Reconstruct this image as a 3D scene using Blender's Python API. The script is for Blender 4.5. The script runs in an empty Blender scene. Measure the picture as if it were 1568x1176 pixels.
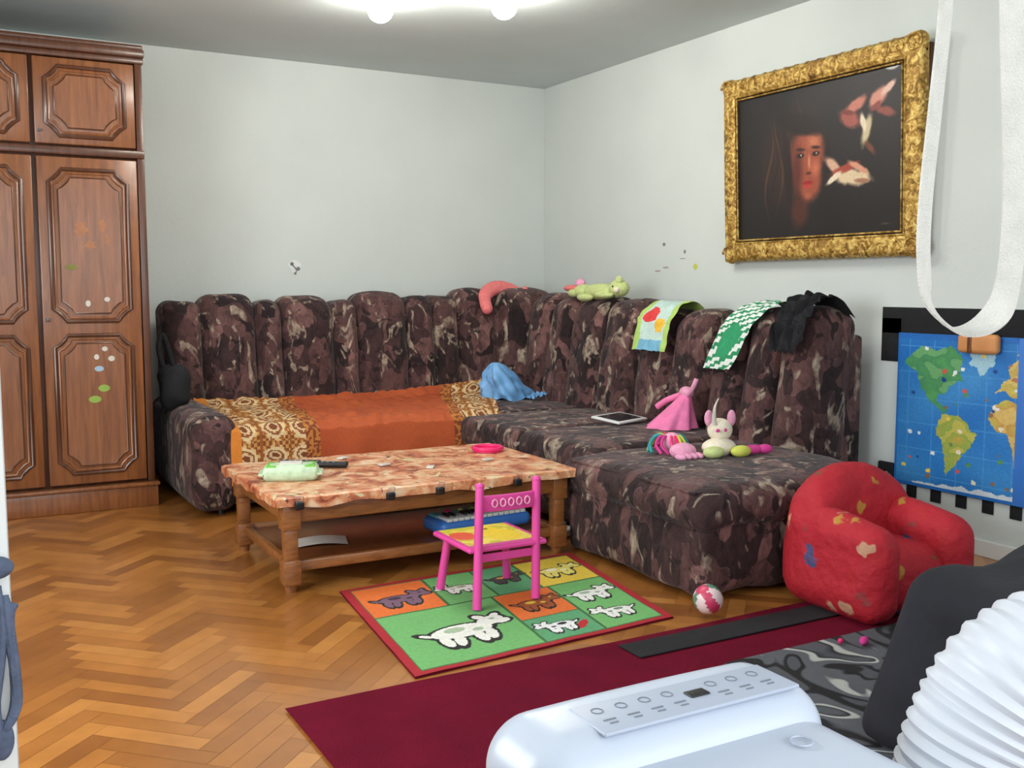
import bpy, bmesh, math, random
from mathutils import Vector, Matrix, noise
random.seed(7)
sc=bpy.context.scene
def lin(c):
    return tuple((v/255/12.92 if v/255<=0.04045 else ((v/255+0.055)/1.055)**2.4) for v in c)
def L4(c): return lin(c)+(1,)

# ------------------------------------------------------------ materials
def newmat(name):
    m=bpy.data.materials.new(name); m.use_nodes=True
    nt=m.node_tree; b=nt.nodes['Principled BSDF']
    return m,nt,b
def coords(nt,scale=(1,1,1),rot=(0,0,0)):
    tc=nt.nodes.new('ShaderNodeTexCoord'); mp=nt.nodes.new('ShaderNodeMapping')
    mp.inputs['Scale'].default_value=scale; mp.inputs['Rotation'].default_value=rot
    nt.links.new(tc.outputs['Object'],mp.inputs['Vector']); return mp.outputs['Vector']
def noisen(nt,vec,scale,detail=3,rough=.5,dist=0):
    n=nt.nodes.new('ShaderNodeTexNoise'); n.inputs['Scale'].default_value=scale
    n.inputs['Detail'].default_value=detail; n.inputs['Roughness'].default_value=rough
    n.inputs['Distortion'].default_value=dist
    if vec is not None: nt.links.new(vec,n.inputs['Vector'])
    return n
def ramp(nt,fac,stops,interp='LINEAR'):
    r=nt.nodes.new('ShaderNodeValToRGB'); r.color_ramp.interpolation=interp
    el=r.color_ramp.elements
    while len(el)<len(stops): el.new(0.5)
    for e,(p,c) in zip(el,stops): e.position=p; e.color=c if len(c)==4 else L4(c)
    nt.links.new(fac,r.inputs['Fac']); return r.outputs['Color']
def mixc(nt,fac,a,b,mode='MIX'):
    m=nt.nodes.new('ShaderNodeMix'); m.data_type='RGBA'; m.blend_type=mode
    for s,v in ((m.inputs[0],fac),(m.inputs[6],a),(m.inputs[7],b)):
        if hasattr(v,'is_output') : nt.links.new(v,s)
        else: s.default_value=v
    return m.outputs[2]
def bump(nt,b,h,strength=.3,dist=.01):
    n=nt.nodes.new('ShaderNodeBump'); n.inputs['Strength'].default_value=strength; n.inputs['Distance'].default_value=dist
    nt.links.new(h,n.inputs['Height']); nt.links.new(n.outputs['Normal'],b.inputs['Normal'])
def warp(nt,v,scale,amp):
    dn=noisen(nt,v,scale,2); add=nt.nodes.new('ShaderNodeVectorMath'); add.operation='MULTIPLY_ADD'
    add.inputs[1].default_value=(amp,amp,amp); nt.links.new(dn.outputs['Color'],add.inputs[0]); nt.links.new(v,add.inputs[2])
    return add.outputs[0]
def plain(name,c,rough=.5,var=.12,nscale=8,bs=0,bscale=60,metal=0,spec=.5,coat=0):
    m,nt,b=newmat(name); v=coords(nt)
    n=noisen(nt,v,nscale)
    lo=tuple(x*(1-var) for x in lin(c))+(1,); hi=tuple(min(1,x*(1+var)) for x in lin(c))+(1,)
    nt.links.new(ramp(nt,n.outputs['Fac'],[(.3,lo),(.7,hi)]),b.inputs['Base Color'])
    b.inputs['Roughness'].default_value=rough; b.inputs['Metallic'].default_value=metal
    b.inputs['Specular IOR Level'].default_value=spec; b.inputs['Coat Weight'].default_value=coat
    if bs: bump(nt,b,noisen(nt,v,bscale,4).outputs['Fac'],bs)
    return m
def wood(name,c1,c2,scale=(18,18,1.5),rough=.35,coat=.3):
    m,nt,b=newmat(name); v=coords(nt,scale)
    n=noisen(nt,v,2.5,6,.6,.6)
    nt.links.new(ramp(nt,n.outputs['Fac'],[(.3,c1),(.7,c2)]),b.inputs['Base Color'])
    b.inputs['Roughness'].default_value=rough; b.inputs['Coat Weight'].default_value=coat
    b.inputs['Coat Roughness'].default_value=.2
    bump(nt,b,n.outputs['Fac'],.08,.004); return m
def painted(name,rough=.8,bs=.2,bscale=300,coat=0):
    m,nt,b=newmat(name)
    a=nt.nodes.new('ShaderNodeVertexColor'); a.layer_name='Col'
    v=coords(nt); n=noisen(nt,v,90,3)
    nt.links.new(mixc(nt,1.0,a.outputs['Color'],ramp(nt,n.outputs['Fac'],[(.3,(.82,.82,.82,1)),(.7,(1,1,1,1))]),'MULTIPLY'),b.inputs['Base Color'])
    b.inputs['Roughness'].default_value=rough; b.inputs['Coat Weight'].default_value=coat
    if bs: bump(nt,b,noisen(nt,v,bscale,2).outputs['Fac'],bs,.003)
    return m

def sofa_mat():
    m,nt,b=newmat('floral_velour'); v=coords(nt,(1.1,1.1,.75))
    vo=nt.nodes.new('ShaderNodeTexVoronoi'); vo.inputs['Scale'].default_value=10.5
    vo.feature='SMOOTH_F1'; vo.inputs['Smoothness'].default_value=.12
    nt.links.new(warp(nt,v,6,.26),vo.inputs['Vector'])
    sep=nt.nodes.new('ShaderNodeSeparateColor'); nt.links.new(vo.outputs['Color'],sep.inputs[0])
    base=ramp(nt,sep.outputs[0],[(0,(36,23,24)),(.22,(66,43,43)),(.38,(34,22,24)),(.52,(100,68,66)),(.66,(76,50,50)),(.78,(124,88,84)),(.90,(88,60,58))])
    n1=noisen(nt,v,18,4,.6,.8)
    base=mixc(nt,.7,base,ramp(nt,n1.outputs['Fac'],[(.3,(110,104,104)),(.6,(255,255,255))]),'MULTIPLY')
    v2=coords(nt,(1.4,1.4,.75),(.3,.5,.4))
    n2=noisen(nt,v2,6.4,2.2,.55,1.6)
    leaf=ramp(nt,n2.outputs['Fac'],[(.585,(0,0,0)),(.635,(235,235,235))])
    n3=noisen(nt,v,30,3,.6)
    leafc=ramp(nt,n3.outputs['Fac'],[(.32,(88,70,62)),(.5,(146,128,112)),(.68,(184,170,150))])
    c=mixc(nt,leaf,base,leafc)
    v4=coords(nt,(1,1.2,1),(1,.2,.7)); n4=noisen(nt,v4,7,3,.6,2.0)
    dk=ramp(nt,n4.outputs['Fac'],[(.60,(0,0,0)),(.64,(230,230,230))])
    c=mixc(nt,dk,c,L4((22,15,17)))
    nt.links.new(c,b.inputs['Base Color']); b.inputs['Roughness'].default_value=.8
    b.inputs['Sheen Weight'].default_value=.1; b.inputs['Specular IOR Level'].default_value=.25
    bump(nt,b,noisen(nt,v,14,4,.6,.5).outputs['Fac'],.6,.025); return m

def tcloth_mat():
    m,nt,b=newmat('peach_floral_oilcloth'); v=coords(nt)
    n1=noisen(nt,v,11,4,.6,1.0)
    c=ramp(nt,n1.outputs['Fac'],[(.32,(130,62,42)),(.42,(186,106,72)),(.5,(208,142,100)),(.6,(222,178,140)),(.7,(230,206,176))])
    n2=noisen(nt,v,16,3,.6,1.5)
    c=mixc(nt,ramp(nt,n2.outputs['Fac'],[(.62,(0,0,0)),(.66,(255,255,255))]),c,L4((112,60,50)))
    n3=noisen(nt,coords(nt,(1,1,1),(1,2,3)),13,2,.6,1.2)
    c=mixc(nt,ramp(nt,n3.outputs['Fac'],[(.64,(0,0,0)),(.66,(255,255,255))]),c,L4((206,196,150)))
    nt.links.new(c,b.inputs['Base Color']); b.inputs['Roughness'].default_value=.4
    bump(nt,b,n1.outputs['Fac'],.3,.006); return m

def red_kid_mat():
    m,nt,b=newmat('red_toy_print'); v=coords(nt)
    vo=nt.nodes.new('ShaderNodeTexVoronoi'); vo.inputs['Scale'].default_value=10.5
    nt.links.new(warp(nt,v,16,.11),vo.inputs['Vector'])
    spot=ramp(nt,vo.outputs['Distance'],[(.26,(255,255,255)),(.34,(0,0,0))])
    sep=nt.nodes.new('ShaderNodeSeparateColor'); nt.links.new(vo.outputs['Color'],sep.inputs[0])
    pc=ramp(nt,sep.outputs[0],[(0,(170,22,34)),(.44,(176,126,48)),(.54,(92,84,50)),(.66,(140,50,50)),(.76,(70,70,112)),(.86,(186,140,110))],'CONSTANT')
    nt.links.new(mixc(nt,spot,L4((172,20,38)),pc),b.inputs['Base Color']); b.inputs['Roughness'].default_value=.75
    bump(nt,b,noisen(nt,v,12,3).outputs['Fac'],.7,.03); return m

def gold_mat():
    m,nt,b=newmat('carved_gold'); v=coords(nt)
    n=noisen(nt,v,30,4,.6,1.2)
    nt.links.new(ramp(nt,n.outputs['Fac'],[(.30,(92,62,22)),(.48,(166,126,52)),(.62,(226,194,112))]),b.inputs['Base Color'])
    b.inputs['Roughness'].default_value=.42; b.inputs['Metallic'].default_value=.4
    bump(nt,b,n.outputs['Fac'],.7,.015); return m

def floor_mat():
    m,nt,b=newmat('oak_parquet')
    g=nt.nodes.new('ShaderNodeNewGeometry'); v=coords(nt)
    pc=ramp(nt,g.outputs['Random Per Island'],[(0,(146,90,40)),(.35,(166,106,48)),(.7,(180,117,54)),(1,(194,132,66))])
    n=noisen(nt,v,7,5,.6)
    c=mixc(nt,.5,pc,ramp(nt,n.outputs['Fac'],[(.3,(190,178,160)),(.7,(255,255,255))]),'MULTIPLY')
    nt.links.new(c,b.inputs['Base Color'])
    b.inputs['Roughness'].default_value=.3; b.inputs['Coat Weight'].default_value=.45; b.inputs['Coat Roughness'].default_value=.16
    bump(nt,b,noisen(nt,v,5,2).outputs['Fac'],.07,.02); return m
def greyrug_mat():
    m,nt,b=newmat('swirl_rug'); v=coords(nt)
    n=noisen(nt,v,2.6,1.0,.4,2.2)
    c=ramp(nt,n.outputs['Fac'],[(0,(70,72,78)),(.44,(78,80,86)),(.46,(18,18,22)),(.5,(22,22,26)),(.52,(88,90,96)),(.60,(84,86,92)),(.615,(176,176,172)),(.65,(180,180,176)),(.66,(24,24,28)),(.7,(80,82,88))])
    nt.links.new(c,b.inputs['Base Color']); b.inputs['Roughness'].default_value=.95
    bump(nt,b,noisen(nt,v,200,2).outputs['Fac'],.6,.004); return m

def emis(name,c,s):
    m,nt,b=newmat(name); b.inputs['Emission Color'].default_value=L4(c); b.inputs['Emission Strength'].default_value=s
    b.inputs['Base Color'].default_value=L4(c); return m

M_sofa=sofa_mat(); M_tc=tcloth_mat(); M_redkid=red_kid_mat(); M_gold=gold_mat()
M_wall=plain('wall_paint',(206,212,208),.9,.03,2,.12,40,spec=.2)
M_ceil=plain('ceiling_paint',(206,216,216),.95,.03,2,.08,50,spec=.1)
M_white=plain('white_lacquer',(222,224,222),.35,.02)
M_wd=wood('walnut_veneer',(110,63,33),(148,92,52))
M_wdd=wood('walnut_moulding',(66,35,19),(98,56,32))
M_oak=wood('table_oak',(112,66,30),(156,100,54),(4,20,20))
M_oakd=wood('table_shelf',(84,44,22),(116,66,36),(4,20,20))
M_black=plain('black_cloth',(18,18,22),.9,.3,15,.3,30)
M_dark=plain('charcoal_throw',(30,31,38),.95,.25,6,.8,9)
M_blk=plain('black_plastic',(16,16,18),.4)
M_maroon=plain('maroon_carpet',(104,14,38),.95,.16,5,.6,250,spec=.1)
M_pink=plain('pink_paint',(222,74,156),.35,.05)
M_ac=plain('ac_plastic',(190,198,212),.32,.01)
M_acg=plain('ac_panel',(170,178,194),.35,.01)
M_grey=plain('grey_print',(110,116,126),.5)
M_hose=plain('duct_plastic',(200,204,212),.45,.02)
M_strap=plain('cotton_webbing',(208,206,198),.85,.06,30,.5,300)
M_paint=painted('painted_fabric'); M_canvas=painted('painted_canvas',.5,.1,200,.1); M_print=painted('printed_sheet',.4,0)

# ------------------------------------------------------------ mesh helpers
class B:
    def __init__(s): s.bm=bmesh.new(); s.mats=[]
    def mi(s,m):
        if m not in s.mats: s.mats.append(m)
        return s.mats.index(m)
    def fin(s,name,smooth=True,parent=None):
        me=bpy.data.meshes.new(name); bmesh.ops.recalc_face_normals(s.bm,faces=s.bm.faces[:])
        s.bm.to_mesh(me); s.bm.free()
        for m in s.mats: me.materials.append(m)
        if smooth:
            for p in me.polygons: p.use_smooth=True
            try: me.set_sharp_from_angle(angle=math.radians(42))
            except Exception: pass
        o=bpy.data.objects.new(name,me); sc.collection.objects.link(o)
        if parent: o.parent=parent
        return o
    def rbox(s,c,size,r,m,puff=(0,0,0),k=4,fn=None,rot=None,seg=3):
        h=[x/2 for x in size]; r=min(r,min(h)*.98); mi=s.mi(m); c=Vector(c)
        def ax(hh):
            inner=hh-r
            band=[r*math.tan(math.radians(45*i/seg)) for i in range(seg+1)]
            o=[-(inner+b) for b in reversed(band)]
            for i in range(1,k): o.append(-inner+2*inner*i/k)
            o+=[inner+b for b in band]; return o
        A=[ax(hh) for hh in h]; V={}
        def vert(p):
            key=tuple(round(x,6) for x in p)
            if key in V: return V[key]
            inn=Vector([max(-(h[i]-r),min(h[i]-r,p[i])) for i in range(3)])
            d=Vector(p)-inn; q=inn+(d.normalized()*r if d.length>1e-9 else d)
            q2=q.copy()
            for a in range(3):
                if puff[a]:
                    i,j=[x for x in range(3) if x!=a]
                    w=max(0,1-(q[i]/h[i])**2)*max(0,1-(q[j]/h[j])**2)
                    q2[a]+=puff[a]*w**.6*(q[a]/h[a])
            if rot: q2=rot@q2
            q2=q2+c
            if fn: q2=Vector(fn(q2))
            V[key]=s.bm.verts.new(q2); return V[key]
        for a in range(3):
            i,j=[x for x in range(3) if x!=a]
            for sg in (-1,1):
                for ii in range(len(A[i])-1):
                    for jj in range(len(A[j])-1):
                        vs=[]
                        for (u,w) in ((ii,jj),(ii+1,jj),(ii+1,jj+1),(ii,jj+1)):
                            p=[0,0,0]; p[a]=sg*h[a]; p[i]=A[i][u]; p[j]=A[j][w]; vs.append(vert(p))
                        try: f=s.bm.faces.new(vs); f.material_index=mi
                        except ValueError: pass
    def box(s,lo,hi,m,bev=.003):
        c=[(lo[i]+hi[i])/2 for i in range(3)]; sz=[abs(hi[i]-lo[i]) for i in range(3)]
        s.rbox(c,sz,bev,m,k=1,seg=1)
    def ball(s,c,r,m,rot=None,seg=20,rings=12):
        if not hasattr(r,'__len__'): r=(r,r,r)
        mi=s.mi(m); c=Vector(c); rows=[]
        for i in range(rings+1):
            th=math.pi*i/rings
            if i in (0,rings):
                q=Vector((0,0,r[2]*math.cos(th))); q=rot@q if rot else q
                rows.append([s.bm.verts.new(c+q)]); continue
            row=[]
            for j in range(seg):
                ph=2*math.pi*j/seg; q=Vector((r[0]*math.sin(th)*math.cos(ph),r[1]*math.sin(th)*math.sin(ph),r[2]*math.cos(th)))
                if rot: q=rot@q
                row.append(s.bm.verts.new(c+q))
            rows.append(row)
        for i in range(rings):
            a,b=rows[i],rows[i+1]
            for j in range(seg):
                j2=(j+1)%seg
                vs=[a[0],b[j],b[j2]] if len(a)==1 else ([a[j],b[0],a[j2]] if len(b)==1 else [a[j],b[j],b[j2],a[j2]])
                f=s.bm.faces.new(vs); f.material_index=mi
    def tube(s,pts,r,m,closed=False,seg=10):
        mi=s.mi(m); pts=[Vector(p) for p in pts]; n=len(pts); rings=[]
        prev=None
        for i,p in enumerate(pts):
            a=pts[(i-1)%n] if (closed or i>0) else p; b=pts[(i+1)%n] if (closed or i<n-1) else p
            t=(b-a).normalized()
            if prev is None:
                ref=Vector((0,1,0)) if abs(t.y)<.8 else Vector((1,0,0))
                x=(ref-t*ref.dot(t)).normalized()
            else: x=(prev-t*prev.dot(t)).normalized()
            prev=x; y=t.cross(x)
            rr=r[i] if hasattr(r,'__len__') else r
            rings.append([s.bm.verts.new(p+(x*math.cos(2*math.pi*k/seg)+y*math.sin(2*math.pi*k/seg))*rr) for k in range(seg)])
        for i in range(n if closed else n-1):
            a,b=rings[i],rings[(i+1)%n]
            for k in range(seg):
                k2=(k+1)%seg; f=s.bm.faces.new((a[k],a[k2],b[k2],b[k])); f.material_index=mi
        if not closed:
            for rg in (rings[0],rings[-1]):
                f=s.bm.faces.new(rg); f.material_index=mi
    def cyl(s,p0,p1,r0,m,r1=None,seg=20):
        s.tube([p0,p1],[r0,r0 if r1 is None else r1],m,seg=seg)
    def prism(s,pts,off,m):
        off=Vector(off); a=[s.bm.verts.new(p) for p in pts]; b=[s.bm.verts.new(Vector(p)+off) for p in pts]; mi=s.mi(m)
        fs=[s.bm.faces.new(a),s.bm.faces.new(list(reversed(b)))]
        for i in range(len(a)):
            j=(i+1)%len(a); fs.append(s.bm.faces.new((a[i],b[i],b[j],a[j])))
        for f in fs: f.material_index=mi
    def grid(s,pos,nu,nv,m,col=None):
        mi=s.mi(m); lay=s.bm.loops.layers.color.get('Col') or (s.bm.loops.layers.color.new('Col') if col else None)
        V=[[s.bm.verts.new(pos(i/nu,j/nv)) for j in range(nv+1)] for i in range(nu+1)]
        for i in range(nu):
            for j in range(nv):
                f=s.bm.faces.new((V[i][j],V[i+1][j],V[i+1][j+1],V[i][j+1])); f.material_index=mi
                if col:
                    c=col((i+.5)/nu,(j+.5)/nv)
                    for l in f.loops: l[lay]=(c[0]/255,c[1]/255,c[2]/255,1)
def catmull(P,n=8,closed=False):
    P=[Vector(p) for p in P]; out=[]; N=len(P)
    for i in range(N if closed else N-1):
        if closed: a,b,c,d=P[i-1],P[i],P[(i+1)%N],P[(i+2)%N]
        else: a=P[max(i-1,0)];b=P[i];c=P[i+1];d=P[min(i+2,N-1)]
        for k in range(n):
            t=k/n; out.append(.5*((2*b)+(c-a)*t+(2*a-5*b+4*c-d)*t*t+(3*b-a-3*c+d)*t**3))
    if not closed: out.append(P[-1])
    return out
def inpoly(x,y,P):
    r=False; j=len(P)-1
    for i in range(len(P)):
        if (P[i][1]>y)!=(P[j][1]>y) and x<(P[j][0]-P[i][0])*(y-P[i][1])/(P[j][1]-P[i][1])+P[i][0]: r=not r
        j=i
    return r
def nz(x,y,z=0): return noise.noise(Vector((x,y,z)))
def ell(x,y,cx,cy,rx,ry,a=0):
    dx,dy=x-cx,y-cy; ca,sa=math.cos(a),math.sin(a)
    return ((dx*ca+dy*sa)/rx)**2+((-dx*sa+dy*ca)/ry)**2

# ------------------------------------------------------------ room
XL,YF,H=-4.9,-7.3,2.56
b=B(); 
W_,Ln=.062,.31
r2=math.sqrt(.5); mi=b.mi(floor_mat())
def tw(x,y): return (x*r2-y*r2-2.4, x*r2+y*r2-3.6, 0)
for k in range(-75,76):
    for j in range(-16,17):
        ox,oy=k*W_+j*Ln,k*W_-j*Ln
        for (x0,y0,x1,y1) in ((ox,oy,ox+Ln,oy+W_),(ox-W_,oy,ox,oy+Ln)):
            c=tw((x0+x1)/2,(y0+y1)/2)
            if not(XL-.25<c[0]<.25 and YF-.25<c[1]<.25): continue
            g=.0005
            f=b.bm.faces.new([b.bm.verts.new(tw(*q)) for q in ((x0+g,y0+g),(x1-g,y0+g),(x1-g,y1-g),(x0+g,y1-g))]); f.material_index=mi
for co,no in (((0,0,0),(1,0,0)),((XL,0,0),(-1,0,0)),((0,0,0),(0,1,0)),((0,YF,0),(0,-1,0))):
    bmesh.ops.bisect_plane(b.bm,geom=b.bm.verts[:]+b.bm.edges[:]+b.bm.faces[:],plane_co=co,plane_no=no,clear_outer=True)
b.box((XL,YF,-.05),(0,0,-.0015),M_wdd,.0005)
b.fin('floor',smooth=False)
b=B(); b.box((XL-.1,YF-.1,H),(.1,.1,H+.1),M_ceil); b.fin('ceiling',False)
b=B(); b.box((XL-.1,0,-.05),(.1,.1,H),M_wall); b.fin('wall_back',False)
b=B(); b.box((0,YF,-.05),(.1,0,H),M_wall); b.fin('wall_right',False)
ly0,ly1=-4.9,-2.7
b=B()
for lo,hi in (((XL-.1,YF,-.05),(XL,ly0,H)),((XL-.1,ly1,-.05),(XL,0,H)),((XL-.1,ly0,-.05),(XL,ly1,.85)),((XL-.1,ly0,2.25),(XL,ly1,H))): b.box(lo,hi,M_wall)
b.fin('wall_left',False)
b=B()
for lo,hi in (((XL-.08,ly0,.85),(XL-.02,ly1,.91)),((XL-.08,ly0,2.19),(XL-.02,ly1,2.25)),((XL-.08,ly0,.85),(XL-.02,ly0+.06,2.25)),((XL-.08,ly1-.06,.85),(XL-.02,ly1,2.25)),((XL-.08,-3.83,.85),(XL-.02,-3.77,2.25))): b.box(lo,hi,M_white)
b.fin('added_side_window',False)  # unseen window and its wall opening, added to light the room from the left
b=B()
wx0,wx1,wz0,wz1=-4.2,-1.2,.8,2.3
for lo,hi in (((XL,YF-.1,-.05),(wx0,YF,H)),((wx1,YF-.1,-.05),(0,YF,H)),((wx0,YF-.1,-.05),(wx1,YF,wz0)),((wx0,YF-.1,wz1),(wx1,YF,H))): b.box(lo,hi,M_wall)
b.fin('wall_front',False)
b=B()
for lo,hi in (((wx0,YF-.08,wz0),(wx1,YF-.02,wz0+.06)),((wx0,YF-.08,wz1-.06),(wx1,YF-.02,wz1)),((wx0,YF-.08,wz0),(wx0+.06,YF-.02,wz1)),((wx1-.06,YF-.08,wz0),(wx1,YF-.02,wz1)),((-2.73,YF-.08,wz0),(-2.67,YF-.02,wz1))): b.box(lo,hi,M_white)
b.fin('window_1',False)
b=B(); b.box((-2.88,-.018,0),(0,-.001,.07),M_wdd); b.fin('baseboard_back',False)
b=B(); b.box((-.018,YF,0),(-.001,-.02,.07),M_white); b.fin('baseboard_right',False)
# door at left
b=B(); b.box((-4.62,-5.44,.005),(-3.775,-5.40,2.08),M_white,.004)
for z0,z1 in ((.15,.95),(1.1,1.95)):
    for y in (-5.441,-5.399):
        P=[(-4.5,y,z0),(-3.9,y,z0),(-3.9,y,z1),(-4.5,y,z1)]; b.tube(P,.008,M_white,True,6)
b.cyl((-3.86,-5.44,1.0),(-3.86,-5.49,1.0),.01,M_grey); b.tube([(-3.86,-5.485,1.0),(-3.97,-5.485,1.0)],.009,M_grey)
b.fin('door_1')
M_blue=plain('bluegrey_cord',(84,94,116),.85,.3,30,.5,60)
b=B()
for i in range(5):
    x0=-3.800+.0065*i
    pts=[(x0,-5.452,.905-.008*i),(x0+.004*math.sin(i),-5.455,.86),(x0+.005*math.cos(i*2),-5.453,.79),(x0-.004,-5.455,.735+.01*i)]
    b.tube(catmull(pts,6),[.003+.0018*abs(math.sin(q*.35+i)) for q in range(19)],M_blue,seg=8)
b.ball((-3.787,-5.451,.905),(.015,.008,.010),M_blue); b.ball((-3.788,-5.451,.755),(.010,.007,.018),M_blue)
b.fin('hanging_cord')

# marks on walls
b=B()
M_mark=plain('plaster_hole',(120,118,116),.9); M_mark2=plain('pencil_mark',(170,148,146),.9); M_yel=plain('yellow_chalk',(200,205,90),.9)
b.prism([( -1.86+.045*math.cos(a)*(.8+.3*math.sin(3*a)),-.0015,1.27+.045*math.sin(a)) for a in [i*math.pi/8 for i in range(16)]],(0,.001,0),plain('plaster_patch',(226,228,226),.9))
for (x,z,r) in ((-1.88,1.29,.012),(-1.84,1.26,.012),(-1.86,1.23,.008)): b.ball((x,-.004,z),(r,.004,r),M_mark)
b.tube([(-1.88,-.006,1.29),(-1.85,-.012,1.25),(-1.86,-.006,1.23)],.003,M_mark)
b.fin('cable_outlet')
b=B()
for (y,z,ry,rz,m) in ((-1.42,1.40,.014,.010,M_mark),(-1.44,1.26,.030,.006,M_mark2),(-1.62,1.35,.010,.012,M_mark),(-1.72,1.26,.02,.018,M_yel),(-1.36,1.24,.03,.005,M_mark2),(-1.6,1.31,.03,.003,M_mark2)):
    b.ball((-.0005,y,z),(.0012,ry,rz),m)
b.fin('wall_scribbles')

# ------------------------------------------------------------ wardrobe
b=B(); yf=-.88; xr=-2.905
b.box((-4.88,yf+.02,.0),(xr,-.02,2.28),M_wdd)
b.box((-4.88,yf-.03,0),(xr+.012,yf+.03,.11),M_wd,.006); b.box((-4.88,yf-.045,.11),(xr+.02,yf+.03,.13),M_wd,.006)
b.box((xr-.035,yf-.012,.13),(xr,yf+.02,2.28),M_wdd,.004)
b.box((-4.88,yf-.02,2.26),(xr+.008,yf+.05,2.29),M_wdd,.006)
b.box((-4.88,yf-.035,2.29),(xr+.012,-.02,2.33),M_wdd,.008); b.box((-4.88,yf-.02,2.33),(xr+.008,-.02,2.355),M_wdd,.008)
b.box((-4.88,yf-.02,1.79),(xr,yf+.02,1.83),M_wdd,.006)
def notch(x0,x1,z0,z1,n,y):
    out=[]
    for k,(cx,cz,sx,sz) in enumerate(((x1,z0,-1,1),(x1,z1,-1,-1),(x0,z1,1,-1),(x0,z0,1,1))):
        q=[(cx+sx*n,cz),(cx+sx*n*.8,cz+sz*n*.35),(cx+sx*n*.35,cz+sz*n*.8),(cx,cz+sz*n)]
        if k in (1,3): q=q[::-1]
        out+=q
    return [(p[0],y,p[1]) for p in out]
for x1 in (-2.945,-3.43,-3.915,-4.40):
    x0=x1-.465
    for (z0,z1,panels) in ((.145,1.78,((.20,.90),(.97,1.72))),(1.84,2.255,((1.88,2.215),))):
        b.box((x0,yf-.015,z0),(x1,yf+.02,z1),M_wd,.006)
        for pz0,pz1 in panels:
            n=.06
            b.tube(notch(x0+.05,x1-.05,pz0,pz1,n,yf-.016),.010,M_wdd,True,8)
            b.tube(notch(x0+.068,x1-.068,pz0+.018,pz1-.018,n,yf-.014),.007,M_wd,True,8)
            b.prism(notch(x0+.09,x1-.09,pz0+.04,pz1-.04,n,yf-.022),(0,.01,0),M_wd)
            b.tube(notch(x0+.09,x1-.09,pz0+.04,pz1-.04,n,yf-.02),.004,M_wdd,True,6)
    b.ball((x0+.02,yf-.03,.98),(.009,.014,.009),M_grey); b.ball((x0+.02,yf-.03,1.90),(.008,.012,.008),M_grey)
b.fin('wardrobe')
b=B(); M_g=plain('green_sticker',(140,170,70),.5); M_ws=plain('white_sticker',(205,200,190),.5); M_bs=plain('blue_sticker',(150,180,200),.5)
M_dg=plain('olive_sticker',(120,120,52),.6)
for (x,z,rx,rz,m) in ((-3.27,1.24,.028,.014,M_dg),(-3.14,.63,.028,.018,M_g),(-3.185,.575,.03,.018,M_g),(-3.2,1.06,.012,.016,M_ws),(-3.11,1.08,.014,.012,M_ws),(-3.17,.79,.012,.014,M_ws),(-3.13,.83,.014,.012,M_ws),(-3.16,.73,.022,.014,M_bs),(-3.1,.78,.016,.014,M_ws)):
    b.prism([(x+rx*math.cos(a),yf-.0235,z+rz*math.sin(a)) for a in [i*math.pi/8 for i in range(16)]],(0,.001,0),m)
M_scr=plain('worn_patch',(166,112,78),.6,.12,20)
for (x,z,rx,rz) in ((-3.22,1.43,.035,.035),(-3.12,1.45,.02,.03),(-3.18,1.35,.03,.02),(-3.1,1.38,.012,.03)):
    b.prism([(x+rx*math.cos(a)*(.8+.25*math.sin(5*a+x*50)),yf-.0228,z+rz*math.sin(a)) for a in [i*math.pi/10 for i in range(20)]],(0,.0006,0),M_scr)
b.fin('door_stickers',False)

# ------------------------------------------------------------ corner sofa
b=B(); S=M_sofa
def recl_y(q): return (q.x+.006*nz(q.x*9,q.z*9,q.y*9), q.y+max(0,q.z-.35)*.12+.022*nz(q.x*7,q.z*5,3), q.z+.014*nz(q.x*6,q.y*6,1))
def recl_x(q): return (q.x+max(0,q.z-.35)*.12+.022*nz(q.y*7,q.z*5,3), q.y+.006*nz(q.y*9,q.z*9), q.z+.014*nz(q.x*6,q.y*6,2))
edges=[(-2.75,-2.54,1.05),(-2.54,-2.22,1.09),(-2.22,-2.07,1.05),(-2.07,-1.74,1.08),(-1.74,-1.59,1.05),(-1.59,-1.25,1.10),(-1.25,-1.07,1.07),(-1.07,-.89,1.075),(-.89,-.58,1.12)]
for x0,x1,z in edges:
    b.rbox(((x0+x1)/2,-.34,(z+.15)/2),(x1-x0+.012,.26,z-.15),.085 if x1-x0>.25 else .06,S,puff=(0,.05,.012),fn=recl_y,k=7)
b.box((-2.74,-.36,.06),(-.4,-.12,.95),S,.02)
b.rbox((-.38,-.38,.62),(.46,.46,.98),.12,S,puff=(.03,.03,.03),k=6,fn=recl_y)
redges=[(-.52,-.79,1.09),(-.79,-1.06,1.07),(-1.06,-1.42,1.07),(-1.40,-1.76,1.06),(-1.77,-2.09,1.01),(-2.07,-2.38,1.01),(-2.40,-2.66,1.02),(-2.64,-2.88,1.035),(-2.87,-3.09,1.04)]
for y0,y1,z in redges:
    b.rbox((-.36,(y0+y1)/2,(z+.15)/2),(.28,abs(y1-y0)+.012,z-.15),.10,S,puff=(.05,0,.015),fn=recl_x,k=7)
b.box((-.36,-3.07,.06),(-.10,-.4,.92),S,.02)
for x0,x1 in ((-2.60,-2.0),(-2.0,-1.38)):
    b.rbox(((x0+x1)/2,-.9,.345),(x1-x0,.84,.15),.05,S,puff=(0,0,.02),k=5)
    b.rbox(((x0+x1)/2,-.9,.165),(x1-x0,.80,.25),.03,S,puff=(0,.01,0),k=4)
b.rbox((-.92,-.9,.345),(.95,.86,.15),.05,S,puff=(0,0,.02),k=5); b.rbox((-.92,-.9,.165),(.92,.84,.25),.03,S)
b.rbox((-2.69,-.75,.265),(.22,1.22,.47),.07,S,puff=(.01,.015,.015),k=6)
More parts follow.
